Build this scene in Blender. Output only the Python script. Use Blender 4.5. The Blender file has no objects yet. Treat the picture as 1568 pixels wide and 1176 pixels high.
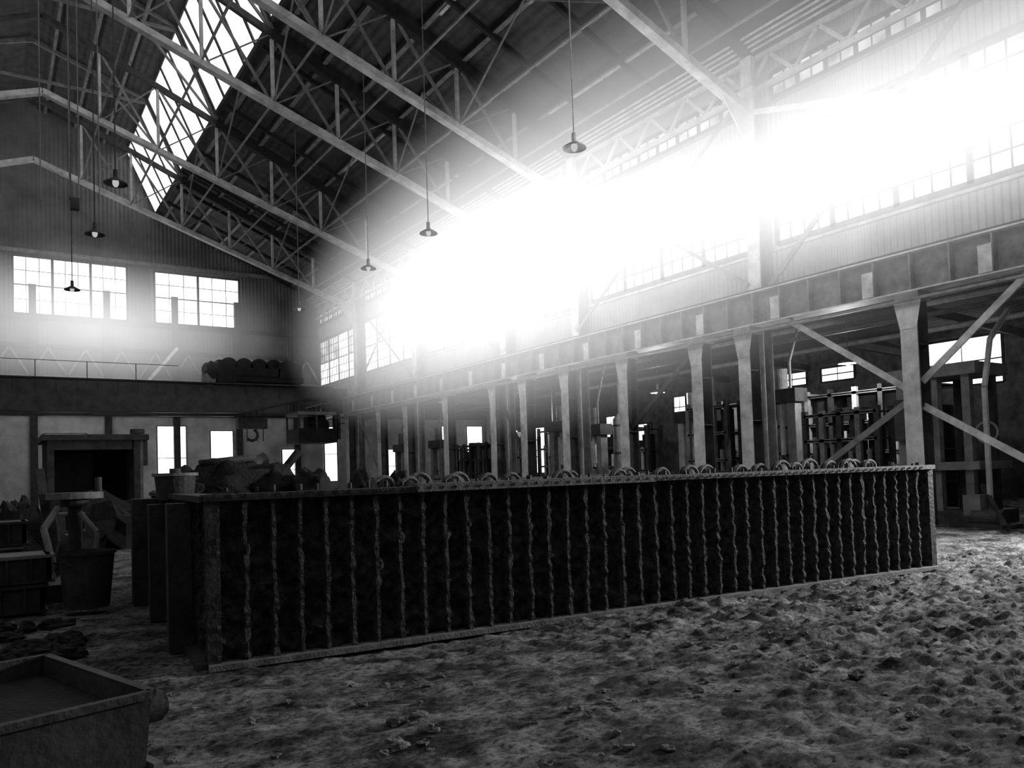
import bpy, math, random
from mathutils import Vector, Matrix, noise
random.seed(7)
S=bpy.context.scene
V=Vector
# ---------------------------------------------------------------- materials
def newmat(name):
    m=bpy.data.materials.new(name); m.use_nodes=True
    nt=m.node_tree; nt.nodes.clear()
    return m,nt
def mat(name,c,rough=.8,ns=3.0,var=.3,bump=.3,bs=None,metal=0,corr=None,corrs=1.6):
    m,nt=newmat(name); N=nt.nodes; L=nt.links
    out=N.new('ShaderNodeOutputMaterial'); b=N.new('ShaderNodeBsdfPrincipled')
    tc=N.new('ShaderNodeTexCoord'); n=N.new('ShaderNodeTexNoise')
    n.inputs['Scale'].default_value=ns; n.inputs['Detail'].default_value=6; n.inputs['Roughness'].default_value=.65
    L.new(tc.outputs['Object'],n.inputs['Vector'])
    r=N.new('ShaderNodeValToRGB')
    lo=max(0,c*(1-var)); hi=c*(1+var)
    r.color_ramp.elements[0].position=.32; r.color_ramp.elements[0].color=(lo,lo,lo,1)
    r.color_ramp.elements[1].position=.68; r.color_ramp.elements[1].color=(hi,hi,hi,1)
    L.new(n.outputs['Fac'],r.inputs['Fac']); L.new(r.outputs['Color'],b.inputs['Base Color'])
    b.inputs['Roughness'].default_value=rough; b.inputs['Metallic'].default_value=metal
    b.inputs['Specular IOR Level'].default_value=.25
    n2=N.new('ShaderNodeTexNoise'); n2.inputs['Scale'].default_value=bs or ns*6; n2.inputs['Detail'].default_value=4
    L.new(tc.outputs['Object'],n2.inputs['Vector'])
    bp=N.new('ShaderNodeBump'); bp.inputs['Strength'].default_value=bump; bp.inputs['Distance'].default_value=.05
    L.new(n2.outputs['Fac'],bp.inputs['Height'])
    if corr:
        w=N.new('ShaderNodeTexWave'); w.bands_direction=corr; w.inputs['Scale'].default_value=corrs
        w.inputs['Distortion'].default_value=0
        L.new(tc.outputs['Object'],w.inputs['Vector'])
        b2=N.new('ShaderNodeBump'); b2.inputs['Strength'].default_value=1; b2.inputs['Distance'].default_value=.04
        L.new(w.outputs['Fac'],b2.inputs['Height']); L.new(bp.outputs['Normal'],b2.inputs['Normal'])
        L.new(b2.outputs['Normal'],b.inputs['Normal'])
    else: L.new(bp.outputs['Normal'],b.inputs['Normal'])
    L.new(b.outputs[0],out.inputs['Surface'])
    return m
def glow(name,s,var=.3,ns=1.5):
    m,nt=newmat(name); N=nt.nodes; L=nt.links
    out=N.new('ShaderNodeOutputMaterial'); e=N.new('ShaderNodeEmission')
    tc=N.new('ShaderNodeTexCoord'); n=N.new('ShaderNodeTexNoise'); n.inputs['Scale'].default_value=ns
    L.new(tc.outputs['Object'],n.inputs['Vector'])
    mr=N.new('ShaderNodeMapRange'); mr.inputs['From Min'].default_value=.3; mr.inputs['From Max'].default_value=.7
    mr.inputs['To Min'].default_value=s*(1-var); mr.inputs['To Max'].default_value=s*(1+var)
    L.new(n.outputs['Fac'],mr.inputs['Value']); L.new(mr.outputs[0],e.inputs['Strength'])
    e.inputs['Color'].default_value=(1,1,1,1)
    L.new(e.outputs[0],out.inputs['Surface']); return m
def hazemat(name,s,p=2.0):  # volume emits by itself, in place of scattered window light
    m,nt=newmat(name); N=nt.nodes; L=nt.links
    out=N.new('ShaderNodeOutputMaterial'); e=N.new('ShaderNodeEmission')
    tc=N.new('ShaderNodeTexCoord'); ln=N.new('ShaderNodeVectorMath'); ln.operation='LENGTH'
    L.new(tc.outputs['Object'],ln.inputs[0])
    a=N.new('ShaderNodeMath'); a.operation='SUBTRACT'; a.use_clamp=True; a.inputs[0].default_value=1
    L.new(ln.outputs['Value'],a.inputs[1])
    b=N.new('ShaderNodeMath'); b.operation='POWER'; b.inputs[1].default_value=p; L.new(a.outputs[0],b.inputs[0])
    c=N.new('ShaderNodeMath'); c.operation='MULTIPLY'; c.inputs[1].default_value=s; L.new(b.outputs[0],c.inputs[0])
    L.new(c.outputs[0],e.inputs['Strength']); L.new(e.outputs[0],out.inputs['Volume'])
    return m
pale=mat('pale_painted_steel',.46,.6,2,.4,.2)
midst=mat('grey_steel',.18,.6,2.5,.4,.2)
dark=mat('dark_steel',.045,.6,3,.5,.3)
black=mat('sooty_iron',.016,.75,4,.5,.5)
wood=mat('roof_planks',.070,.85,2,.35,.3,corr='X',corrs=1.0)
rafterm=mat('rafter_timber',.022,.8,3,.4,.2)
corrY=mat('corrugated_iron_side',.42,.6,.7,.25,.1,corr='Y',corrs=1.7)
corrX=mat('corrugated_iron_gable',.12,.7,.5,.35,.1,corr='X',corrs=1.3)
plaster=mat('whitewashed_wall',.58,.9,.8,.3,.3)
brick=mat('dark_brick',.12,.9,2,.5,.5)
skyb=glow('daylight_glass_bright',2.0,.25)
skyd=glow('daylight_glass_dim',.40,.6,1.2)  # dimmer panes for some upper sashes
skyt=glow('daylight_glass_transom',.28,.7,1.2)
skyl=glow('unseen_fill_glass',.5,.3)  # glowing panes of the added left and rear windows
mono=glow('daylight_glass_monitor',1.8,.2)
opn=glow('lamp_bulb_glass',.5,.1)
bulbm=glow('added_bulb_glow',8,.1)  # only for the added aisle lamps

# ---------------------------------------------------------------- mesh builder
class M:
    def __init__(s): s.v=[];s.f=[];s.m=[];s.mats=[]
    def mi(s,m):
        if m not in s.mats: s.mats.append(m)
        return s.mats.index(m)
    def hexa(s,c8,m):
        i=len(s.v); s.v+=[tuple(p) for p in c8]; k=s.mi(m)
        for f in((0,3,2,1),(4,5,6,7),(0,1,5,4),(1,2,6,5),(2,3,7,6),(3,0,4,7)):
            s.f.append(tuple(i+a for a in f)); s.m.append(k)
    def box(s,a,b,m):
        x0,y0,z0=a;x1,y1,z1=b
        s.hexa([(x0,y0,z0),(x1,y0,z0),(x1,y1,z0),(x0,y1,z0),(x0,y0,z1),(x1,y0,z1),(x1,y1,z1),(x0,y1,z1)],m)
    def beam(s,p,q,w,h,m):
        p=V(p);q=V(q);d=(q-p).normalized()
        up=V((0,0,1)) if abs(d.z)<.95 else V((1,0,0))
        a=d.cross(up).normalized(); b=a.cross(d).normalized()
        P=[]
        for o in(p,q):
            for x,y in((-1,-1),(1,-1),(1,1),(-1,1)): P.append(o+a*x*w/2+b*y*h/2)
        s.hexa(P,m)
    def quad(s,P,m):
        i=len(s.v); s.v+=[tuple(p) for p in P]; s.f.append(tuple(range(i,i+len(P)))); s.m.append(s.mi(m))
    def cyl(s,p,q,r,m,r2=None,n=16,caps=True):
        p=V(p);q=V(q);d=(q-p).normalized();r2=r if r2 is None else r2
        up=V((0,0,1)) if abs(d.z)<.95 else V((1,0,0))
        a=d.cross(up).normalized(); b=a.cross(d).normalized(); i=len(s.v);k=s.mi(m)
        for o,rr in((p,r),(q,r2)):
            for j in range(n):
                t=2*math.pi*j/n; s.v.append(tuple(o+a*math.cos(t)*rr+b*math.sin(t)*rr))
        for j in range(n):
            s.f.append((i+j,i+(j+1)%n,i+n+(j+1)%n,i+n+j)); s.m.append(k)
        if caps:
            s.f.append(tuple(i+j for j in range(n))[::-1]); s.m.append(k)
            s.f.append(tuple(i+n+j for j in range(n))); s.m.append(k)
    def tube(s,pts,r,m,n=8):
        for a,b in zip(pts[:-1],pts[1:]): s.cyl(a,b,r,m,n=n)
    def lump(s,c,rad,m,amp=.3,fr=2.0,nu=20,nv=10,half=False):
        c=V(c);i=len(s.v);k=s.mi(m)
        for a in range(nv+1):
            ph=math.pi*(a/nv)*(0.5 if half else 1)
            for b in range(nu):
                th=2*math.pi*b/nu
                d=V((math.sin(ph)*math.cos(th),math.sin(ph)*math.sin(th),math.cos(ph)))
                q=1+amp*noise.noise((d+c)*fr)
                s.v.append((c.x+d.x*rad[0]*q,c.y+d.y*rad[1]*q,c.z+d.z*rad[2]*q))
        for a in range(nv):
            for b in range(nu):
                s.f.append((i+a*nu+b,i+(a+1)*nu+b,i+(a+1)*nu+(b+1)%nu,i+a*nu+(b+1)%nu)); s.m.append(k)
    def grid(s,fn,nu,nv,m):
        i=len(s.v);k=s.mi(m)
        for a in range(nu+1):
            for b in range(nv+1): s.v.append(tuple(fn(a/nu,b/nv)))
        for a in range(nu):
            for b in range(nv):
                p=i+a*(nv+1)+b; s.f.append((p,p+nv+1,p+nv+2,p+1)); s.m.append(k)
    def arc(s,c,ax1,ax2,r,t0,t1,w,m,n=14):
        c=V(c);ax1=V(ax1);ax2=V(ax2)
        P=[c+ax1*math.cos(t0+(t1-t0)*j/n)*r+ax2*math.sin(t0+(t1-t0)*j/n)*r for j in range(n+1)]
        s.tube(P,w,m,n=8)
    def build(s,name,smooth=False):
        me=bpy.data.meshes.new(name); me.from_pydata(s.v,[],s.f)
        for m in s.mats: me.materials.append(m)
        me.polygons.foreach_set('material_index',s.m)
        if smooth: me.polygons.foreach_set('use_smooth',[True]*len(s.f))
        me.update(); o=bpy.data.objects.new(name,me); S.collection.objects.link(o); return o

# ---------------------------------------------------------------- camera
EYE=1.7
yaw=math.radians(33.7); pitch=math.radians(2.0); roll=math.radians(1.9)
F0=V((math.sin(yaw),math.cos(yaw),0)); R0=V((math.cos(yaw),-math.sin(yaw),0)); U=V((0,0,1))
F=F0*math.cos(pitch)+U*math.sin(pitch); U0=U*math.cos(pitch)-F0*math.sin(pitch)
cx=R0*math.cos(roll)-U0*math.sin(roll); cy=R0*math.sin(roll)+U0*math.cos(roll); cz=-F
cam=bpy.data.cameras.new('camera'); co=bpy.data.objects.new('camera',cam); S.collection.objects.link(co)
co.matrix_world=Matrix(((cx.x,cy.x,cz.x,0),(cx.y,cy.y,cz.y,0),(cx.z,cy.z,cz.z,EYE),(0,0,0,1)))
cam.sensor_width=36; cam.lens=27.55; cam.shift_y=.060; cam.clip_end=300
S.camera=co

# ---------------------------------------------------------------- dimensions
W=20.0; XL=-16.0; YE=55.0; YB=-12.0; XA=34.0
EA=14.7; SL=.435; XM=9.2; XT=7.5; XC=2.0
def roofz(x):
    return EA+SL*(W-x) if x>XC else EA+SL*(x-XL)
ZM=EA+SL*(W-XM); ZT=23.2; ZR=25.3
TR=[-1.7,7.0,15.5,24.3,29.6,38.5,46.8]

# ---------------------------------------------------------------- floor
def spaced(segs):
    r=[]
    for a,b,st in segs:
        n=max(1,int(round((b-a)/st))); r+=[a+(b-a)*i/n for i in range(n)]
    r.append(segs[-1][1]); return r
xs=spaced([(XL,-1.5,1.0),(-1.5,14,.04),(14,XA,.5)]); ys=spaced([(YB,1.5,1.0),(1.5,8.3,.03),(8.3,18,.15),(18,YE,1.0)])
def fl(x,y):
    h=.05*noise.noise(V((x*.5,y*.5,0)))
    a=noise.noise(V((x*1.3+y*.5,y*2.0,3)))
    k=min(1,max(.45,(x-1)/6))
    h+=.15*k*max(0,a-.05)
    q=noise.noise(V((x*3.4+y*1.2,y*5,7)));h+=.09*k*abs(q)
    q=noise.noise(V((x*8+y*2,y*11,2)));h+=.075*k*max(0,q)
    q=noise.noise(V((x*17,y*20,5)));h+=.05*k*max(0,q)-.01*q
    return h*.9-.03
fm=M()
for x in xs:
    for y in ys: fm.v.append((x,y,fl(x,y)))
ny=len(ys)
def floormat():
    m,nt=newmat('foundry_sand_floor'); N=nt.nodes; L=nt.links
    out=N.new('ShaderNodeOutputMaterial'); b=N.new('ShaderNodeBsdfPrincipled'); b.inputs['Roughness'].default_value=.95
    b.inputs['Specular IOR Level'].default_value=.1
    tc=N.new('ShaderNodeTexCoord')
    mp=N.new('ShaderNodeMapping'); mp.inputs['Scale'].default_value=(1,1.35,1); mp.inputs['Rotation'].default_value=(0,0,.4)
    L.new(tc.outputs['Object'],mp.inputs['Vector'])
    n1=N.new('ShaderNodeTexNoise'); n1.inputs['Scale'].default_value=1.3; n1.inputs['Detail'].default_value=10; n1.inputs['Roughness'].default_value=.75
    n2=N.new('ShaderNodeTexNoise'); n2.inputs['Scale'].default_value=14; n2.inputs['Detail'].default_value=8; n2.inputs['Roughness'].default_value=.8
    L.new(mp.outputs[0],n1.inputs['Vector']); L.new(mp.outputs[0],n2.inputs['Vector'])
    r1=N.new('ShaderNodeValToRGB'); r1.color_ramp.elements[0].position=.42; r1.color_ramp.elements[0].color=(.09,.09,.09,1)
    r1.color_ramp.elements[1].position=.60; r1.color_ramp.elements[1].color=(.58,.58,.58,1)
    r2=N.new('ShaderNodeValToRGB'); r2.color_ramp.elements[0].position=.40; r2.color_ramp.elements[0].color=(.16,.16,.16,1)
    r2.color_ramp.elements[1].position=.55; r2.color_ramp.elements[1].color=(1,1,1,1)
    L.new(n1.outputs['Fac'],r1.inputs['Fac']); L.new(n2.outputs['Fac'],r2.inputs['Fac'])
    mx=N.new('ShaderNodeMix'); mx.data_type='RGBA'; mx.blend_type='MULTIPLY'; mx.inputs[0].default_value=1
    L.new(r1.outputs[0],mx.inputs[6]); L.new(r2.outputs[0],mx.inputs[7]); L.new(mx.outputs[2],b.inputs['Base Color'])
    bp=N.new('ShaderNodeBump'); bp.inputs['Strength'].default_value=1; bp.inputs['Distance'].default_value=.07
    L.new(n2.outputs['Fac'],bp.inputs['Height']); L.new(bp.outputs[0],b.inputs['Normal'])
    L.new(b.outputs[0],out.inputs['Surface']); return m
sand=floormat(); k=fm.mi(sand)
for i in range(len(xs)-1):
    for j in range(ny-1):
        p=i*ny+j; fm.f.append((p,p+ny,p+ny+1,p+1)); fm.m.append(k)
fm.build('floor',smooth=True)
cl=M()
clodm=mat('clod_sand',.18,.95,9,.6,.8)
n_=0
while n_<380:
    x=random.uniform(.3,15); y=random.uniform(2.2,7.0)
    if y>6.4-.02*x and x>1.2 and x<13: continue
    if noise.noise(V((x*.6,y*.9,11)))<.05 and random.random()<.75: continue
    r=random.choice([.01,.012,.015,.02,.02,.025,.03,.04,.05]); n_+=1
    cl.lump((x,y,fl(x,y)+r*.2),(r*random.uniform(.9,1.9),r,r*.6),clodm,.8,9,8,5)
for x,y,r in[(5.6,4.1,.06),(8.3,5.4,.07),(9.5,5.8,.08),(3.4,4.4,.05),(11.2,5.2,.08),(2.3,5.0,.05)]:
    cl.lump((x,y,fl(x,y)+r*.3),(r*1.6,r,r*.7),clodm,.6,9,12,7)
cl.build('sand_clods')

# ---------------------------------------------------------------- walls
w=M()
w.box((W,YB,8.0-1.2),(W+.25,YE,EA),corrY)
w.box((W-.06,YB,8.18),(W,YE,8.34),pale)
w.box((W-.06,YB,11.62),(W,YE,11.74),midst)
w.box((W-.06,YB,12.7),(W,YE,12.8),midst)
w.build('wall_right')
w=M(); w.box((XA,YB,0),(XA+.3,YE,7.2),brick); w.build('wall_aisle')
w=M()
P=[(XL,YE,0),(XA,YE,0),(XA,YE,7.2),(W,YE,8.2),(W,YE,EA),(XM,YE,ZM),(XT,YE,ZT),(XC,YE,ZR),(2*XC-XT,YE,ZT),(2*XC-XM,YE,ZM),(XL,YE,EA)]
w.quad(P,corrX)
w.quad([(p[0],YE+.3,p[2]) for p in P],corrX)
w.box((XL,YE-.08,0),(XA,YE,6.1),plaster)
for xx in range(-14,20,4): w.box((xx,YE-.35,0),(xx+.4,YE-.08,14),dark if xx%8 else midst)
for z,mm in((6.2,dark),(8.3,midst),(10.2,dark),(11.9,dark),(15.9,midst)):
    w.box((XL,YE-.25,z),(W,YE-.05,z+.22),mm)
for i in range(18):
    x0=XL+i*2.0
    w.beam((x0,YE-.2,8.5),(x0+1,YE-.2,10.2),.12,.12,midst); w.beam((x0+1,YE-.2,10.2),(x0+2,YE-.2,8.5),.12,.12,midst)
w.beam((8.2,YE-.4,8),(10.3,YE-.4,10.6),.2,.2,pale)
w.build('wall_end')
w=M(); w.box((XL-.3,YB,0),(XL,YE,EA),corrY); w.build('wall_left')
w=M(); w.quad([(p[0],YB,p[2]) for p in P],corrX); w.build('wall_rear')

# ---------------------------------------------------------------- roof
r=M()
def slab(p0,p1,m,t=.15):
    (x0,z0),(x1,z1)=p0,p1
    r.hexa([(x0,YB,z0),(x1,YB,z1),(x1,YE,z1),(x0,YE,z0),(x0,YB,z0+t),(x1,YB,z1+t),(x1,YE,z1+t),(x0,YE,z0+t)],m)
slab((XM,ZM),(W+.3,EA),wood); slab((XC,ZR),(XT,ZT),wood)
slab((XL-.3,EA),(2*XC-XM,ZM),wood); slab((2*XC-XT,ZT),(XC,ZR),wood)
slab((W,8.2),(XA+.3,7.2),wood)
x=W-.5; i=0
while x>XM:
    z=EA+SL*(W-x)
    r.box((x-.07,YB,z-.24),(x+.07,YE,z-.02),rafterm)
    r.box((x-.09,YB,z-.28),(x+.09,YE,z-.24),midst)
    xx=2*XC-x; r.box((xx-.07,YB,z-.24),(xx+.07,YE,z-.02),rafterm)
    x-=1.65; i+=1
for (xx,y0,y1) in[(17.9,8,14.8),(16.2,9,14.5),(14.6,16.4,20),(17.9,17,23.5),(16.2,25,28.6),(13.0,17.5,23),(17.9,30.5,37),(11.3,16.5,19),(14.6,31,36)]:  # pale strips painted in as slits of daylight along the purlins
    z=EA+SL*(W-xx); r.box((xx-.11,y0,z-.30),(xx+.02,y1,z-.27),pale)
yy=YB+2.2
while yy<YE:
    if min(abs(yy-t) for t in TR)>1.0:
        r.beam((W-.2,yy,EA+SL*.2-.36),(XM,yy,ZM-.36),.14,.2,rafterm)
    yy+=2.9
for x in(3,4.6,6.2):
    z=ZR-(ZR-ZT)/(XT-XC)*(x-XC); r.box((x-.07,YB,z-.2),(x+.07,YE,z-.02),midst)
for k2 in range(4):
    r.cyl((W-.5-.16*k2,YB+1,EA-.35+.07*k2),(W-.5-.16*k2,YE-.4,EA-.35+.07*k2),.04,pale,n=8)
r.build('ceiling')

def window(name,o,u,v,n,wd,ht,ns,rows,cols,g,fr=.07,frm=None,gtop=None):
    o=V(o);u=V(u).normalized();v=V(v).normalized();n=V(n).normalized();frm=frm or midst
    m=M(); sw=wd/ns
    def bar(a0,b0,a1,b1,t,dp=.06):
        p=o+u*a0+v*b0+n*.06; q=o+u*a1+v*b1+n*.06
        d=(q-p).normalized(); s2=d.cross(n).normalized()
        P=[]
        for e in(p,q):
            for x1,y1 in((-1,-1),(1,-1),(1,1),(-1,1)): P.append(e+s2*x1*t/2+n*y1*dp/2)
        m.hexa(P,frm)
    bar(0,0,wd,0,fr*1.6);bar(0,ht,wd,ht,fr*1.6)
    for s in range(ns+1): bar(s*sw,0,s*sw,ht,fr*1.7)
    for s in range(ns):
        for c in range(1,cols): bar(s*sw+sw*c/cols,0,s*sw+sw*c/cols,ht,fr*.45,.03)
    for k3 in range(1,rows):
        bar(0,ht*k3/rows,wd,ht*k3/rows,fr*(.9 if k3==rows//2 else .45),.035)
    for s in range(ns):
        for hh in(0,1):
            gg=g if not(gtop and hh==1) else (gtop if (s*7+int(o.y))%3 else g)
            a=o+u*(s*sw)+v*(ht*hh/2)+n*.025
            m.quad([a,a+u*sw,a+u*sw+v*ht/2,a+v*ht/2],gg)
    return m.build(name)
wn=[0]
def wname(): wn[0]+=1; return 'window_%d'%wn[0]
mv=V((XT-XM,0,ZT-ZM)); mn=V((-(ZT-ZM),0,XT-XM)).normalized()
if mn.x>0: mn=-mn
bays=[(YB,-1.9)]+[(TR[i]+.2,TR[i+1]-.2) for i in range(len(TR)-1)]+[(47.0,YE-.2)]
for a,b in bays:
    ns=max(2,int((b-a)/1.6))
    window(wname(),(XM,a,ZM),(0,1,0),mv,mn,b-a,mv.length,ns,2,1,mono,.10,dark)
ml=V((XM-XT,0,ZT-ZM)); window(wname(),(2*XC-XM,YB,ZM),(0,1,0),ml,(1,0,-.4),YE-YB,ml.length,30,2,1,mono,.1,dark)
for a,b in bays:
    a2,b2=a+.3,b-.3; ns=max(2,int(round((b2-a2)/1.9)))
    window(wname(),(W,a2,8.36),(0,1,0),(0,0,1),(-1,0,0),b2-a2,3.22,ns,6,4,skyb,.10,midst,gtop=skyd)
    window(wname(),(W,a2,12.85),(0,1,0),(0,0,1),(-1,0,0),b2-a2,.75,ns*2,2,2,skyt,.07,dark)
window(wname(),(XL,YB+1,8.4),(0,1,0),(0,0,1),(1,0,0),YE-YB-2,3.2,30,4,3,skyl,.11,midst)  # unseen glowing left windows, added to light column fronts and aisle
for x0,wd,z0,ht,ns,g in[(-8,6,12.3,3.3,3,skyb),(1.2,6.2,12.2,3.5,3,skyb),(9.0,5.4,12.2,3.4,2,skyb)]:
    window(wname(),(x0,YE-.08,z0),(1,0,0),(0,0,1),(0,-1,0),wd,ht,ns,4,3,skyb,.09,dark)
for x0,wd,z0,ht in[(2.7,2.3,4.0,1.0),(9.0,1.8,1.3,4.2),(12.3,1.5,1.3,3.9),(17.1,1.3,1.0,2.9),(20.2,1.0,1.5,4.0),(29.9,1.2,1.3,4.3),(32.2,1.5,1.3,4.3),(25,1.2,1.2,2.6)]:
    window(wname(),(x0,YE-.08,z0),(1,0,0),(0,0,1),(0,-1,0),wd,ht,1,2,1,skyb,.05,midst)
for y0,wd,z0,ht in[(15.1,3.2,4.7,2.0),(21.6,1.8,5.6,.7),(24.2,1.7,5.6,.7),(29,1.2,1.7,2.6),(32.4,1.0,4.6,1.3),(35.3,1.4,1.7,2.8),(38.6,1.0,3.6,1.6),(42,2,2,2.5),(46.5,1.6,1.6,3.4),(50,1.6,1.6,3.4),(8,4,4.5,2)]:  # several of these are added to brighten the aisle
    window(wname(),(XA,y0,z0),(0,1,0),(0,0,1),(-1,0,0),wd,ht,1,2,2,skyb,.06,dark)
window(wname(),(4,YB,6),(1,0,0),(0,0,1),(0,1,0),12,4,6,6,4,skyl,.1,dark)  # unseen glowing rear window, added to light the front of the hall

# ---------------------------------------------------------------- roof trusses
CH0=12.5; CS=.36
def truss(y):
    t=M()
    for sgn in(1,-1):
        def X(x): return x if sgn==1 else 2*XC-x
        def c(x): return (X(x),y,CH0+CS*(19.4-x))
        def ro(x): return (X(x),y,EA+SL*(W-x)-.42)
        for dy in(-.13,.13):
            p=V(c(19.4));q=V(c(XC)); p.y+=dy;q.y+=dy
            t.beam(p,q,.05,.22,pale)
        p=V(c(19.4));q=V(c(XC)); p.z-=.12;q.z-=.12
        t.beam(p,q,.32,.03,pale)
        t.beam(ro(19.9),ro(XM),.34,.46,rafterm)
        t.beam(ro(XM),(X(XC),y,ro(XM)[2]+SL*(XM-XC)),.2,.25,dark)
        nodes=[19.4,16.8,14.3,11.8,XM,6.6,4.2]
        for i,x in enumerate(nodes):
            top=ro(x) if x>=XM else (X(x),y,ro(XM)[2]+SL*(XM-x))
            if i: t.beam(c(x),top,.12,.12,pale)
            if 0<i<len(nodes)-1:
                xb=nodes[i+1]; tb=ro(xb) if xb>=XM else (X(xb),y,ro(XM)[2]+SL*(XM-xb))
                t.beam(c(x),tb,.09,.09,midst); t.beam(top,c(xb),.05,.05,midst)
        t.beam((X(XM),y,ZM-.3),(X(XT),y,ZT),.16,.2,midst)
        t.beam((X(XT),y,ZT),(X(XC),y,ZR-.25),.14,.2,midst)
        t.beam((X(XM),y,ZM-.3),(X(5),y,ZT+.8),.1,.1,midst)
        t.beam((X(XT),y,ZT-.2),(X(XC),y,ZT-.2),.1,.14,midst)
        t.hexa([(X(19.4),y-.02,11.6),(X(19.2),y-.02,11.6),(X(18.2),y-.02,12.9),(X(19.4),y-.02,12.6),
                (X(19.4),y+.02,11.6),(X(19.2),y+.02,11.6),(X(18.2),y+.02,12.9),(X(19.4),y+.02,12.6)],pale)
    return t.build('roof_truss')
for y in TR: truss(y)
b=M()
for x in(16.8,14.3,11.8,XM,6.6,4.2):
    z=CH0+CS*(19.4-x); zt=roofz(x)-.4
    for y0,y1 in zip(TR[:-1],TR[1:]):
        b.beam((x,y0+.15,z+.1),(x,y1-.15,z+.1),.06,.07,midst)
        if x in(14.3,XM):
            b.beam((x,y0+.15,z+.1),(x,(y0+y1)/2,zt),.06,.06,midst)
            b.beam((x,y1-.15,z+.1),(x,(y0+y1)/2,zt),.06,.06,midst)
b.build('roof_bracing')
g=M()
xg=W-.28; z0,z1=13.25,14.15
g.box((xg-.08,YB+.3,z0-.09),(xg+.08,YE-.3,z0+.03),pale); g.box((xg-.08,YB+.3,z1-.03),(xg+.08,YE-.3,z1+.09),pale)
y=YB+.5; up=True
while y<YE-1.2:
    g.beam((xg,y,z0 if up else z1),(xg,y+.85,z1 if up else z0),.07,.12,pale)
    up=not up; y+=.85
g.build('lattice_girder')

# ---------------------------------------------------------------- columns + runway
def column(y,full,wd=.42):
    c=M(); x=19.0
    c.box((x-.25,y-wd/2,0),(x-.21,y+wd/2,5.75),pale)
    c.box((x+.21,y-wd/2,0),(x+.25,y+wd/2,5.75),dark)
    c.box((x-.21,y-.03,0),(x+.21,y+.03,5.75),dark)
    c.box((x-.35,y-.35,0),(x+.35,y+.35,.06),dark)
    c.box((x-.3,y-.3,5.6),(x+.3,y+.3,5.8),midst)
    for z in(1.5,3,4.5): c.box((x-.21,y-wd/2+.01,z),(x+.21,y+wd/2-.01,z+.03),dark)
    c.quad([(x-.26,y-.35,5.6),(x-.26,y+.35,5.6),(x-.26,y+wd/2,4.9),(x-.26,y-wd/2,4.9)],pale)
    if full:
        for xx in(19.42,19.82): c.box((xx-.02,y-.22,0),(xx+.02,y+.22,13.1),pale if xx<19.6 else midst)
        c.box((19.44,y-.02,0),(19.8,y+.02,13.1),midst)
        c.box((19.3,y-.28,12.2),(19.4,y+.28,13.2),pale)
        c.box((19.4,y-.2,13.0),(19.6,y+.2,14.2),pale)
        z=7.0
        while z<12: 
            c.beam((19.4,y-.2,z),(19.4,y+.2,z+.45),.03,.08,pale); z+=.9
    return c.build('steel_column')
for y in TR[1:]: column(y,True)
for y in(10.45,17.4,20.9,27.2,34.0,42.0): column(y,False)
g=M()
ya,yb=YB+.5,YE-.6
g.box((18.7,ya,5.8),(19.3,yb,5.84),pale); g.box((18.7,ya,6.76),(19.3,yb,6.8),pale)
g.box((18.97,ya,5.84),(19.03,yb,6.76),midst)
y=ya
i=0
while y<yb:
    g.box((18.74,y-.02,5.84),(18.97,y+.02,6.76),midst)
    if i%3==0: g.box((18.72,y,5.86),(18.8,y+.3,6.5),pale)
    y+=.95; i+=1
g.box((18.95,ya,6.8),(19.05,yb,6.92),dark)
g.box((18.55,ya,5.55),(18.63,yb,5.62),midst)
g.build('crane_runway_girder')
b=M()
def br(y0,z0,y1,z1,x=19.35,wd=.16,m=pale): b.beam((x,y0,z0),(x,y1,z1),.06,wd,m)
br(15.3,12.4,10.5,11.0); br(10.5,11.0,7.2,10.0)
br(14.9,7.0,7.2,14.2,m=midst)
for y0,y1 in((15.7,24.1),(29.8,38.3),(38.7,46.6)):
    br(y0,7.2,y1,13,m=midst,wd=.12); br(y1,7.2,y0,13,m=midst,wd=.12)
br(10.6,3.4,14.0,5.75,19.0); br(10.6,3.2,15.2,.3,19.0,m=midst); br(10.3,3.6,7.8,5.75,19.0); br(10.3,3.0,7.1,1.0,19.0)
br(42.2,1.5,45.5,5.5,19.0,m=midst); br(21.1,3,17.6,5.6,19.1,m=dark); br(27.4,2,29.4,5,19.1,m=dark)
b.build('wall_bracing')

# ---------------------------------------------------------------- overhead travelling crane
brg=mat('crane_bridge_plate',.07,.6,2,.4,.2)
c=M()
for yy in(48.6,51.2):
    P=[(-15,6.9),(-11,6.0),(2,5.8),(13,5.9),(17,6.9),(18.5,7.0)]
    for (xa,za),(xb,zb) in zip(P[:-1],P[1:]):
        c.hexa([(xa,yy-.18,za),(xb,yy-.18,zb),(xb,yy+.18,zb),(xa,yy+.18,za),(xa,yy-.18,7.6),(xb,yy-.18,7.6),(xb,yy+.18,7.6),(xa,yy+.18,7.6)],brg)
        c.beam((xa,yy,za),(xb,yy,zb),.5,.06,dark)
    c.box((-15,yy-.25,7.6),(18.5,yy+.25,7.66),midst)
    for i in range(34): c.box((-15+i,yy-.22,6.9),(-14.95+i,yy-.18,7.6),brg)
c.box((18.5,48,6.95),(19.3,51.9,7.5),dark)
for yy in(48.3,51.5): c.cyl((18.9,yy,7.2),(19.15,yy,7.2),.28,dark)
c.box((-15,47.6,7.5),(18.3,48.35,7.56),dark)
for i in range(10):
    c.beam((-14.8+i*2.4,47.65,7.55),(-14.8+i*2.4,47.65,8.45),.04,.04,dark)
c.beam((-15,47.65,8.45),(9,47.65,8.45),.03,.03,dark)
c.box((11.2,48.2,7.75),(16.5,51.6,8.15),black)
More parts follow.
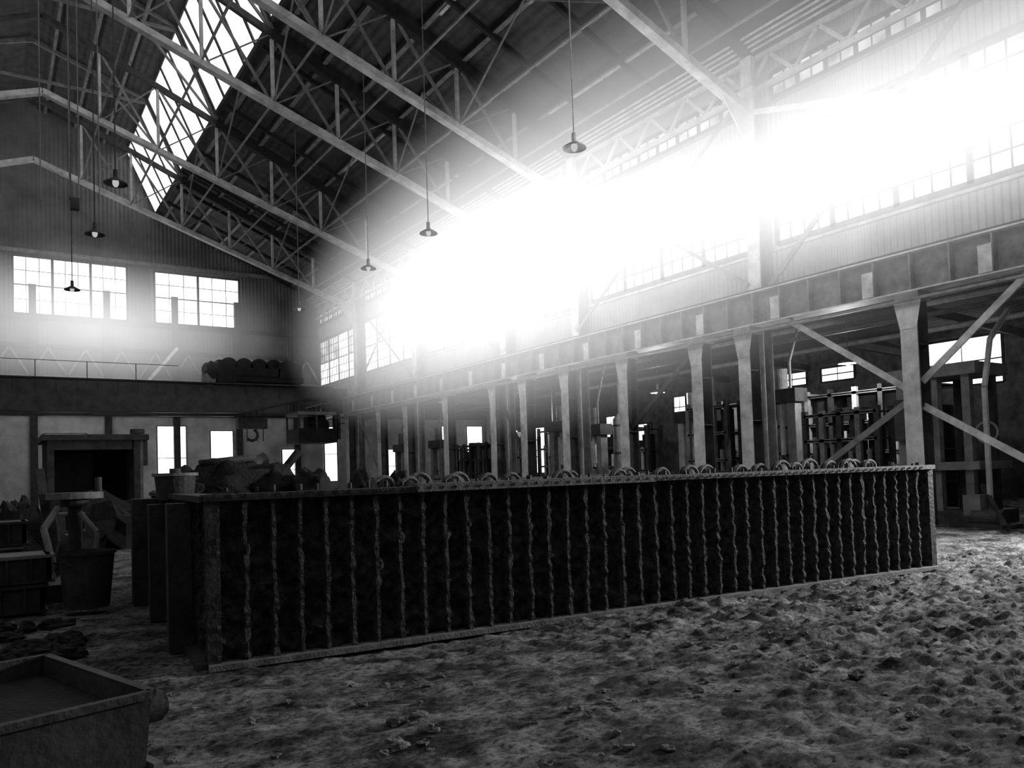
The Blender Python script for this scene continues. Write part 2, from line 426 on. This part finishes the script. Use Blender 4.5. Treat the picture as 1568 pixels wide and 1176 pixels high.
for xx in(12,12.9,13.8,14.7,15.6):
    c.cyl((xx,48.4,8.65),(xx,51.2,8.65),.46,black)
    c.cyl((xx,48.3,8.65),(xx,48.45,8.65),.55,black,n=20)
c.box((11.3,48.1,7.65),(12.3,50,9.0),black); c.box((14.9,48.1,8.05),(16.4,49.6,9.0),black)
c.box((12.3,48.1,8.1),(15,48.25,8.6),black)
c.lump((11.0,48.6,8.3),(.5,.5,.6),black,.3); c.cyl((10.8,48.2,7.8),(10.8,48.35,7.8),.4,midst,n=20)
for xx in(13,13.4,14,14.4): c.cyl((xx,49.9,4.2),(xx,49.9,8),.03,dark,n=6)
c.box((12.8,49.6,5.0),(14.6,50.2,5.7),dark); c.arc((13.7,49.9,4.6),(1,0,0),(0,0,1),.35,-2.5,1.2,.09,dark)
c.box((15.9,47.6,4.0),(18.4,50,4.9),black); c.box((15.9,47.6,5.75),(18.4,50,5.95),midst)
for xx in(15.95,17.1,18.35):
    for yy in(47.65,49.95): c.beam((xx,yy,4.9),(xx,yy,5.8),.1,.1,dark)
c.box((17.2,49.5,4.9),(18.4,50,5.8),black)
for xx in(16.2,18.2): c.beam((xx,48.5,5.9),(xx,48.5,7),.12,.12,dark)
c.lump((17.6,48.6,5.2),(.6,.5,.5),black,.5); c.box((18.5,47.6,4.2),(18.65,48.6,6.9),dark)
c.build('overhead_crane')

# ---------------------------------------------------------------- pendant lamps
def lamp(x,y,z=9.7,zt=None,lit=False,m2=None,R=.29):
    l=M(); m2=m2 or midst
    zt=zt or (roofz(x)-.1 if x>XM else ZT+ (XT-x)*.3)
    l.cyl((x,y,z+.25),(x,y,zt),.018,m2,n=8)
    l.cyl((x,y,z+.05),(x,y,z+.28),.06,m2,n=14)
    l.cyl((x,y,z+.06),(x,y,z-.07),.08,m2,R,n=24,caps=False)
    l.cyl((x,y,z-.07),(x,y,z-.10),R,m2,R+.005,n=24,caps=False)
    l.lump((x,y,z-.06),(.08,.08,.12),bulbm if lit else opn,0)
    l.build('pendant_lamp')
for y in(14.8,22.5,27.4,35.4): lamp(12.0,y,m2=pale if y<15 else None)
for y in(22.5,27.4,35.6): lamp(2.8,y,m2=dark)
for x,y in((22.6,14.6),(23,23.5),(23,33)):  # aisle lamps and their point lights are added to brighten the machinery
    lamp(x,y,4.9,zt=7.6,lit=True)
    L_=bpy.data.lights.new('aisle_fill_light','POINT'); L_.energy=330; L_.shadow_soft_size=.12
    ol=bpy.data.objects.new('aisle_fill_light',L_); S.collection.objects.link(ol); ol.location=(x,y,4.6)
q=M()
for (x,y) in((1.55,20),(1.75,20.2),(2.15,20),(1.0,20.3)):
    q.cyl((x,y,8.2),(x,y,22.5),.014,midst,n=6)
q.box((1.56,19.95,8.0),(1.74,20.15,8.25),dark); q.build('hoist_ropes')

# ---------------------------------------------------------------- great mould flask
A=V((1.74,7.62,0)); ang=math.radians(-5.3); eu=V((math.cos(ang),math.sin(ang),0)); ev=V((-math.sin(ang),math.cos(ang),0))
LN,DP,HT=10.4,6.6,1.62
crust=mat('burnt_sand_crust',.040,.95,9,.8,1.0,bs=24)
ribm=mat('rusty_rib_steel',.060,.85,11,.85,.9,bs=40)
flange=mat('worn_flange_steel',.17,.7,7,.5,.3)
capm=mat('rusty_cap_iron',.07,.7,9,.5,.4)
f=M()
def wp(u,v,z): p=A+eu*u+ev*v; return V((p.x,p.y,z))
def face(P0,du,dn,L,nr,seed,q1=40,q2=64):
    def fn(a,b_):
        z=b_*(HT-.06); u=a*L; q=P0+du*u
        s=.05*noise.noise(V((u*3+seed,z*3.5,seed)))+.10*abs(noise.noise(V((u*6,z*6,seed))))+.045*noise.noise(V((u*13,z*13,seed)))
        s+=.07*noise.noise(V((u*3.0+z*5,z*2.0-u*2,seed+4)))
        # crust banks up against each rib
        ph=(u*nr/L)%1.0; ph=min(ph,1-ph)
        s+=.055*max(0,1-ph/.28)*(1+.8*noise.noise(V((u*4,z*7,seed+2))))
        p=q-dn*(.03)+dn*min(s,.14); return (p.x,p.y,z)
    f.grid(fn,int(L*q1),q2,crust)
    for i in range(nr+1):
        u=L*i/nr
        def J(z): return .014*noise.noise(V((u*7+seed,z*2,1)))+.010*noise.noise(V((u*7+seed,z*13,1)))
        def D(z): return .105+.02*noise.noise(V((u*5,z*5,seed)))+.03*noise.noise(V((u*5,z*15,seed)))
        def Wd(z): return .016+.024*max(0,noise.noise(V((u*3,z*9,9))))
        def rb(sd):
            def g_(a,b_):
                z=b_*(HT-.05); p=P0+du*(u+J(z)+sd*(Wd(z)+(1-a)*.012))+dn*(a*D(z)); return (p.x,p.y,z)
            return g_
        f.grid(rb(-1),2,60,ribm); f.grid(rb(1),2,60,ribm)
        def ed(a,b_):
            z=b_*(HT-.05); w_=Wd(z)
            p=P0+du*(u+J(z)+(a*2-1)*w_)+dn*D(z); return (p.x,p.y,z)
        f.grid(ed,1,60,ribm)
face(A,eu,-ev,LN,41,0.0)
face(A+ev*DP,-ev,-eu,DP,14,11.0,18,30)
face(A+eu*LN,ev,eu,DP,14,23.0,12,20)
face(A+eu*LN+ev*DP,-eu,ev,LN,20,31.0,12,20)
def ub(u0,u1,v0,v1,z0,z1,m):
    f.hexa([wp(u0,v0,z0),wp(u1,v0,z0),wp(u1,v1,z0),wp(u0,v1,z0),wp(u0,v0,z1),wp(u1,v0,z1),wp(u1,v1,z1),wp(u0,v1,z1)],m)
ub(-.12,1.95,-.15,.12,HT-.09,HT-.03,dark)
ub(1.95,5.05,-.17,.12,HT-.085,HT+.0,flange)
ub(5.08,LN+.12,-.16,.12,HT-.075,HT-.01,flange)
ub(-.15,.12,-.12,DP+.1,HT-.1,HT-.04,dark); ub(LN-.1,LN+.15,-.1,DP+.1,HT-.1,HT-.02,dark); ub(-.1,LN+.1,DP-.1,DP+.15,HT-.1,HT-.02,dark)
for i in range(72):
    u=.1+i*.142
    f.cyl(wp(u,-.176,HT-.045),wp(u,-.165,HT-.045),.016,black,n=8)
for i in range(48):
    u=.15+i*.215+random.uniform(-.05,.05); r_=random.choice([.018,.03,.022]); v_=random.uniform(-.1,.1)
    f.cyl(wp(u,v_,HT-.02),wp(u,v_,HT+.02+random.random()*.035),r_,dark,n=8)
ub(-.1,LN+.12,-.2,.0,0,.05,flange); ub(-.2,.0,-.1,DP,0,.06,dark); ub(LN,LN+.2,-.1,DP,0,.06,dark)
for u,v in((-.04,-.05),(LN+.05,-.06),(-.06,DP),(LN+.05,DP)): ub(u-.06,u+.06,v-.06,v+.09,0,HT-.03,dark)
ub(-.34,-.12,.9,1.15,0,1.5,dark); ub(-.38,-.12,3.0,3.3,0,1.45,dark); ub(-.5,-.1,4.6,5.0,0,1.5,dark)
f.grid(lambda a,b_: wp(.05+a*(LN-.1),.05+b_*(DP-.1),HT-.14+.07*noise.noise(V((a*22,b_*14,0)))+.05*abs(noise.noise(V((a*50,b_*30,2))))),150,70,crust)
f.build('mould_flask')
def wheel(u,v,r):
    q=M(); c=wp(u,v,HT-.05); 
    q.arc(c,eu,(0,0,1),r,0,math.pi,.024,flange,n=16)
    q.arc(c+ev*.07,eu,(0,0,1),r*.93,0,math.pi,.022,dark,n=16)
    for k4 in range(1,5):
        t=math.pi*k4/5; q.beam(c,c+eu*math.cos(t)*r+V((0,0,1))*math.sin(t)*r,.02,.045,capm)
    q.lump(c,(r*.7,.06,r*.75),capm,.05)
    q.build('spoked_wheel')
for u,v,r_ in[(2.2,1.6,.13),(2.5,1.5,.11),(2.75,1.8,.16),(3.0,1.3,.12),(3.35,1.9,.15),(3.6,1.5,.12),(4.0,1.6,.12),(4.7,1.4,.14),(4.95,1.6,.12),(5.5,1.2,.12),(5.8,1.4,.14),(6.1,1.0,.12),(6.7,1.1,.14),(7.2,1.3,.14),(7.6,1.0,.12),(7.9,.9,.13),(8.25,.8,.17),(8.55,.8,.13),(8.85,.8,.18),(9.2,.7,.14),(9.5,.6,.16),(9.75,.7,.15),(10.0,.6,.14)]:
    wheel(u,v,r_)
h=M()
def hb(c,r_): h.lump(c,r_,black,.5,3,24,10,half=True)
hb((2.4,12.0,1.5),(.35,.4,.34)); hb((2.95,12.0,1.5),(.65,.5,.48)); hb((3.5,11.9,1.5),(.45,.4,.42)); hb((4.0,11.4,1.5),(.28,.3,.34)); hb((4.4,10.4,1.5),(.17,.2,.30)); hb((4.9,10.3,1.5),(.2,.2,.27))
h.cyl((3.0,11.9,1.8),(3.5,12.1,2.05),.1,dark); h.beam((3.6,11.9,1.7),(3.95,11.8,2.15),.1,.12,black)
h.beam((2.5,11.8,1.98),(3.3,11.9,2.06),.12,.1,dark)
h.build('scrap_heap',smooth=True)
d=M(); c0=V((2.0,10.9,0))
d.cyl(c0+V((0,0,1.5)),c0+V((0,0,1.8)),.22,dark,.25,n=24); d.cyl(c0+V((0,0,1.8)),c0+V((0,0,1.84)),.28,midst,n=24)
d.cyl(c0+V((0,0,1.84)),c0+V((0,0,1.9)),.07,dark); d.build('iron_pot')

# ---------------------------------------------------------------- left side equipment
o=M()
o.box((2.0,38.3,0),(2.2,42,3.7),black);o.box((5.4,38.3,0),(5.7,42,3.7),midst);o.box((2.2,41.4,0),(5.4,41.6,3.7),black)
o.box((1.8,37.9,3.7),(5.9,42.1,3.95),dark);o.box((2.0,38.2,3.3),(5.6,38.3,3.7),dark)
for xx in(2.0,5.3): o.box((xx,38.1,0),(xx+.25,38.3,3.7),dark)
o.box((5.7,39,2.6),(6.0,40,4.0),dark); o.cyl((5.5,38.4,4.0),(5.5,38.4,4.2),.3,dark)
o.build('drying_oven')
p=M()
dx=.25
p.box((.4+dx,13.6,0),(1.1+dx,14.5,.25),dark); p.cyl((.85+dx,14,.25),(.85+dx,14,1.45),.10,dark); p.cyl((.85+dx,14,1.52),(.85+dx,14,1.62),.40,midst,n=24); p.cyl((.85+dx,14,1.4),(.85+dx,14,1.52),.2,dark)
p.cyl((1.2+dx,14.2,1.62),(1.2+dx,14.2,1.85),.05,dark); p.beam((.5+dx,14.2,1.0),(.4+dx,14.4,2.0),.1,.12,dark)
p.tube([(.9+dx,13.8,1.3),(1.1+dx,13.5,1.0),(1.05+dx,13.3,.5),(1.15+dx,13.2,.1)],.04,midst)
p.tube([(.6+dx,13.7,1.4),(.4+dx,13.5,1.1),(.5+dx,13.2,.6),(.3+dx,13.1,.2)],.05,midst)
p.build('moulding_press')
p=M()
p.cyl((1.1,12.3,.08),(1.1,12.3,.80),.28,dark,.35,n=24,caps=False); p.cyl((1.1,12.3,.05),(1.1,12.3,.1),.28,dark,n=24)
p.cyl((1.1,12.3,.78),(1.1,12.3,.82),.37,dark,.37,n=24,caps=False); p.cyl((1.1,12.3,.66),(1.1,12.3,.68),.33,black,n=24)
p.build('foundry_ladle')
p=M()
for i in range(16):
    x0=random.uniform(-.4,.4); y0=random.uniform(15.3,18); p.beam((x0,y0,.1),(x0+random.uniform(-.8,.6),y0+random.uniform(.4,1.2),.3+random.random()*1.0),.08,.1,dark)
for i in range(22): p.lump((random.uniform(-.6,.8),random.uniform(8.5,11.4),.03),(random.uniform(.08,.22),.14,random.uniform(.05,.1)),black,.7,5,12,7)
for i in range(16): p.lump((random.uniform(-.7,1.0),random.uniform(16.5,24),.3),(random.uniform(.4,.9),.5,random.uniform(.4,1.0)),black,.7,3,14,8)
for i in range(10): p.lump((random.uniform(1.5,4.5),random.uniform(24,36),.3),(random.uniform(.6,1.3),.6,random.uniform(.5,1.1)),black,.7,3,14,8)
p.build('scrap_pile')
# stacked moulding boxes behind the press
def boxes(x,y,n):
    q=M()
    for i in range(n):
        z=i*.4; a_=.04*((i*37)%5-2)
        for (x0,y0,x1,y1) in((0,0,1.3,.06),(0,.84,1.3,.9),(0,0,.06,.9),(1.24,0,1.3,.9)):
            q.box((x+a_+x0,y+y0,z),(x+a_+x1,y+y1,z+.38),dark)
        q.box((x+a_-.04,y-.04,z+.34),(x+a_+1.34,y+.94,z+.38),midst if i%2 else dark); q.box((x+a_-.04,y-.04,z),(x+a_+1.34,y+.94,z+.03),dark)
        for j in range(4): q.box((x+a_+.2+j*.28,y-.05,z+.03),(x+a_+.23+j*.28,y,z+.34),dark)
    q.build('moulding_box_stack')
boxes(-.9,14.9,3); boxes(.2,18.2,3); boxes(-.6,12.7,2)
k5=M(); ax=V((-.27,.963,0)); bx=V((-.963,-.27,0)); O=V((.70,4.55,0))
def kp(s,t,z): q=O+ax*s+bx*t; return V((q.x,q.y,z))
Ls,Ws,Hs=1.5,1.7,.60
skipm=mat('skip_plate',.05,.5,3,.5,.2)
for (s0,t0,s1,t1) in((0,0,Ls,0),(Ls,0,Ls,Ws),(Ls,Ws,0,Ws),(0,Ws,0,0)):
    ms,mt=Ls/2,Ws/2
    def ins(s,t,kk): return (ms+(s-ms)*kk,mt+(t-mt)*kk)
    P=[]
    for z,kk in((.02,.95),(Hs,1.0)):
        for (s,t,q) in((s0,t0,kk),(s1,t1,kk),(s1,t1,kk-.03),(s0,t0,kk-.03)):
            a_=ins(s,t,q); P.append(kp(a_[0],a_[1],z))
    k5.hexa(P,skipm)
    k5.beam(kp(s0,t0,Hs),kp(s1,t1,Hs),.05,.04,dark)
k5.hexa([kp(.04,.04,.05),kp(Ls-.04,.04,.05),kp(Ls-.04,Ws-.04,.05),kp(.04,Ws-.04,.05),kp(.04,.04,.5),kp(Ls-.04,.04,.5),kp(Ls-.04,Ws-.04,.5),kp(.04,Ws-.04,.5)],black)
k5.beam(kp(0,-.03,.2),kp(Ls,-.03,.2),.05,.06,midst)
k5.cyl(kp(.12,.02,.5),kp(.12,-.09,.5),.085,skipm,n=24); k5.cyl(kp(.12,-.09,.5),kp(.12,-.12,.5),.06,black,n=20)
k5.cyl(kp(1.2,.02,.5),kp(1.2,-.07,.5),.06,skipm,n=20)
k5.build('steel_skip')

# ---------------------------------------------------------------- aisle machinery
def rack(x,y,wd,dp,ht,n,nm='core_rack',lt=None):
    q=M(); lt=lt or midst
    for i in range(n+1):
        yy=y+wd*i/n
        q.box((x,yy-.08,0),(x+.14,yy+.08,ht),lt if i%2 else dark); q.box((x+dp,yy-.07,0),(x+dp+.14,yy+.07,ht),dark)
    for j in range(1,5):
        z=ht*j/4.2; q.box((x,y,z-.05),(x+.1,y+wd,z+.05),midst); q.box((x,y,z-.02),(x+dp,y+wd,z+.02),dark)
    for i in range(n):
        yy=y+wd*(i+.2)/n
        q.box((x+.25,yy,.0),(x+dp-.1,yy+wd*.5/n,ht*(.6+.45*random.random())),(black,dark,lt)[i%3])
        q.cyl((x+.1,yy+wd*.3/n,0),(x+.1,yy+wd*.3/n,ht*(.5+.4*random.random())),.07,lt,n=10)
    return q.build(nm)
rack(24,12.6,5.5,1.4,4.2,6,lt=pale); rack(25.5,19.5,4.6,1.4,4.4,5); rack(24.5,27.0,3.5,1.2,3.8,4,lt=pale); rack(26.5,33,4,1.4,4.2,4); rack(24.5,39.6,3.5,1.2,3.6,4); rack(28,46,4,1.2,3.6,3)
rack(21.2,12.9,2.4,.7,3.3,4); rack(21.4,18.6,1.8,.7,4.0,3); rack(21.4,22.6,1.4,.7,3.4,2,lt=pale); rack(21.2,30.6,2.0,.7,3.4,3)
def jolt(x,y,h_,m1):
    q=M()
    q.box((x,y,0),(x+1.2,y+1.5,.5),dark); q.box((x+.15,y+.1,.5),(x+.5,y+.4,h_),m1); q.box((x+.15,y+1.1,.5),(x+.5,y+1.4,h_),m1)
    q.box((x+.05,y,h_-.45),(x+.7,y+1.5,h_),dark); q.cyl((x+.35,y+.75,h_-.4),(x+.35,y+.75,h_+.7),.22,m1,n=18)
    q.cyl((x+.35,y+.75,.5),(x+.35,y+.75,1.5),.2,m1,n=18); q.box((x,y+.3,1.5),(x+.8,y+1.2,1.7),midst)
    q.cyl((x+.35,y+.75,2.0),(x+.35,y+.75,h_-.4),.09,pale,n=12); q.tube([(x+.1,y+.2,h_),(x+.1,y+.2,h_+.9),(x+.6,y+.2,6.2)],.05,m1)
    q.build('moulding_jolt_press')
for x,y,h_,m1 in((22.0,16.2,4.2,midst),(22.6,20.8,3.9,pale),(20.8,24.7,3.6,midst),(21.6,28.0,4.0,midst),(22.4,33.6,3.8,pale),(21.0,38.8,3.7,midst),(21.2,44,3.7,midst)): jolt(x,y,h_,m1)
def tank(x,y,s=1):
    q=M(); q.cyl((x,y,0),(x,y,.3),.5*s,dark,n=24); q.cyl((x,y,.3),(x,y,3.9),.34*s,midst,n=24); q.cyl((x,y,3.9),(x,y,4.2),.34*s,midst,.12,n=24); q.cyl((x,y,4.2),(x,y,6.0),.1,midst,n=12)
    for z in(1.2,2.4,3.6): q.cyl((x,y,z),(x,y,z+.07),.37*s,dark,n=24)
    q.build('air_receiver_tank')
for (x,y) in((23.2,18.6),(29,25.9),(23.2,26.1),(23.6,31.5),(24.0,37.6)): tank(x,y)
pp=M()
for x,z,r_ in((22,6.3,.09),(22.5,6.5,.07),(24,6.5,.12),(28,6.3,.1),(20.6,5.5,.06)):
    pp.cyl((x,YB+2,z),(x,YE-1,z),r_,midst,n=10)
for y in range(4,54,5):
    pp.beam((20.3,y,6.9),(33.8,y,6.4),.15,.3,dark)
pp.tube([(22,12.3,6.3),(22,12.3,5.2),(22.6,12.3,4.8),(22.6,12.3,1.0)],.09,midst)
pp.build('aisle_pipework')
q=M()
q.box((20.2,9.7,0),(22.2,11.9,.35),dark)
for y in(9.9,10.7,11.6): q.box((20.4,y,.35),(20.6,y+.2,3.9),midst); q.box((21.6,y,.35),(21.8,y+.2,3.9),dark)
q.box((20.3,9.7,3.8),(22,12.0,4.1),midst); q.box((20.3,9.7,1.4),(22,12.0,1.6),midst)
q.cyl((21,10.3,.35),(21,10.3,1.4),.22,dark,n=20); q.cyl((21,11.2,1.6),(21,11.2,3.6),.15,midst,n=20)
q.box((20.25,10.9,2.2),(20.35,11.8,3.3),dark)
q.tube([(20.1,9.4,.2),(20.1,9.4,3.4),(20.5,9.4,4.6),(21.5,9.4,5.4)],.07,pale); q.arc((20.1,9.4,2.3),(0,1,0),(0,0,1),.25,0,6.28,.03,midst,n=20)
q.cyl((19.7,8.9,.25),(19.7,9.6,.25),.22,dark,n=20); q.box((19.5,8.7,0),(20.1,10.1,.12),dark); q.beam((19.2,8.7,.1),(20.4,9.7,1.0),.1,.1,dark)
q.box((19.6,9.4,.3),(20.1,9.8,.8),midst)
q.build('moulding_machine')

# ---------------------------------------------------------------- haze: window glare put into self-glowing volumes
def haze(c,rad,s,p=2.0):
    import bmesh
    me=bpy.data.meshes.new('emissive_haze')
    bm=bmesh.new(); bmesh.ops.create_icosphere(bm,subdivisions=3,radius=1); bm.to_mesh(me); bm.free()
    ob=bpy.data.objects.new('emissive_haze',me); S.collection.objects.link(ob)
    ob.location=c; ob.scale=rad; me.materials.append(hazemat('haze_glow_%d'%len(bpy.data.materials),s,p))
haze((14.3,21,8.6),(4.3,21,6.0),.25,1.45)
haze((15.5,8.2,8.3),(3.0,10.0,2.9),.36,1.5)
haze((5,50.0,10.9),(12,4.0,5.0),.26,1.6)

# ---------------------------------------------------------------- lights
def area(name,loc,tgt,sx,sy,e):
    l=bpy.data.lights.new(name,'AREA'); l.shape='RECTANGLE'; l.size=sx; l.size_y=sy; l.energy=e
    ob=bpy.data.objects.new(name,l); S.collection.objects.link(ob); ob.location=loc
    ob.rotation_euler=(V(tgt)-V(loc)).to_track_quat('-Z','Y').to_euler()
area('floor_fill_light',(18.5,4.2,3.8),(9,4.0,0),1.4,.8,1700)  # added fill light raking across the floor, no window stands here
wd=bpy.data.worlds.new('sky'); S.world=wd; wd.use_nodes=True
wd.node_tree.nodes['Background'].inputs[0].default_value=(1,1,1,1); wd.node_tree.nodes['Background'].inputs[1].default_value=1.0
S.view_settings.view_transform='Standard'
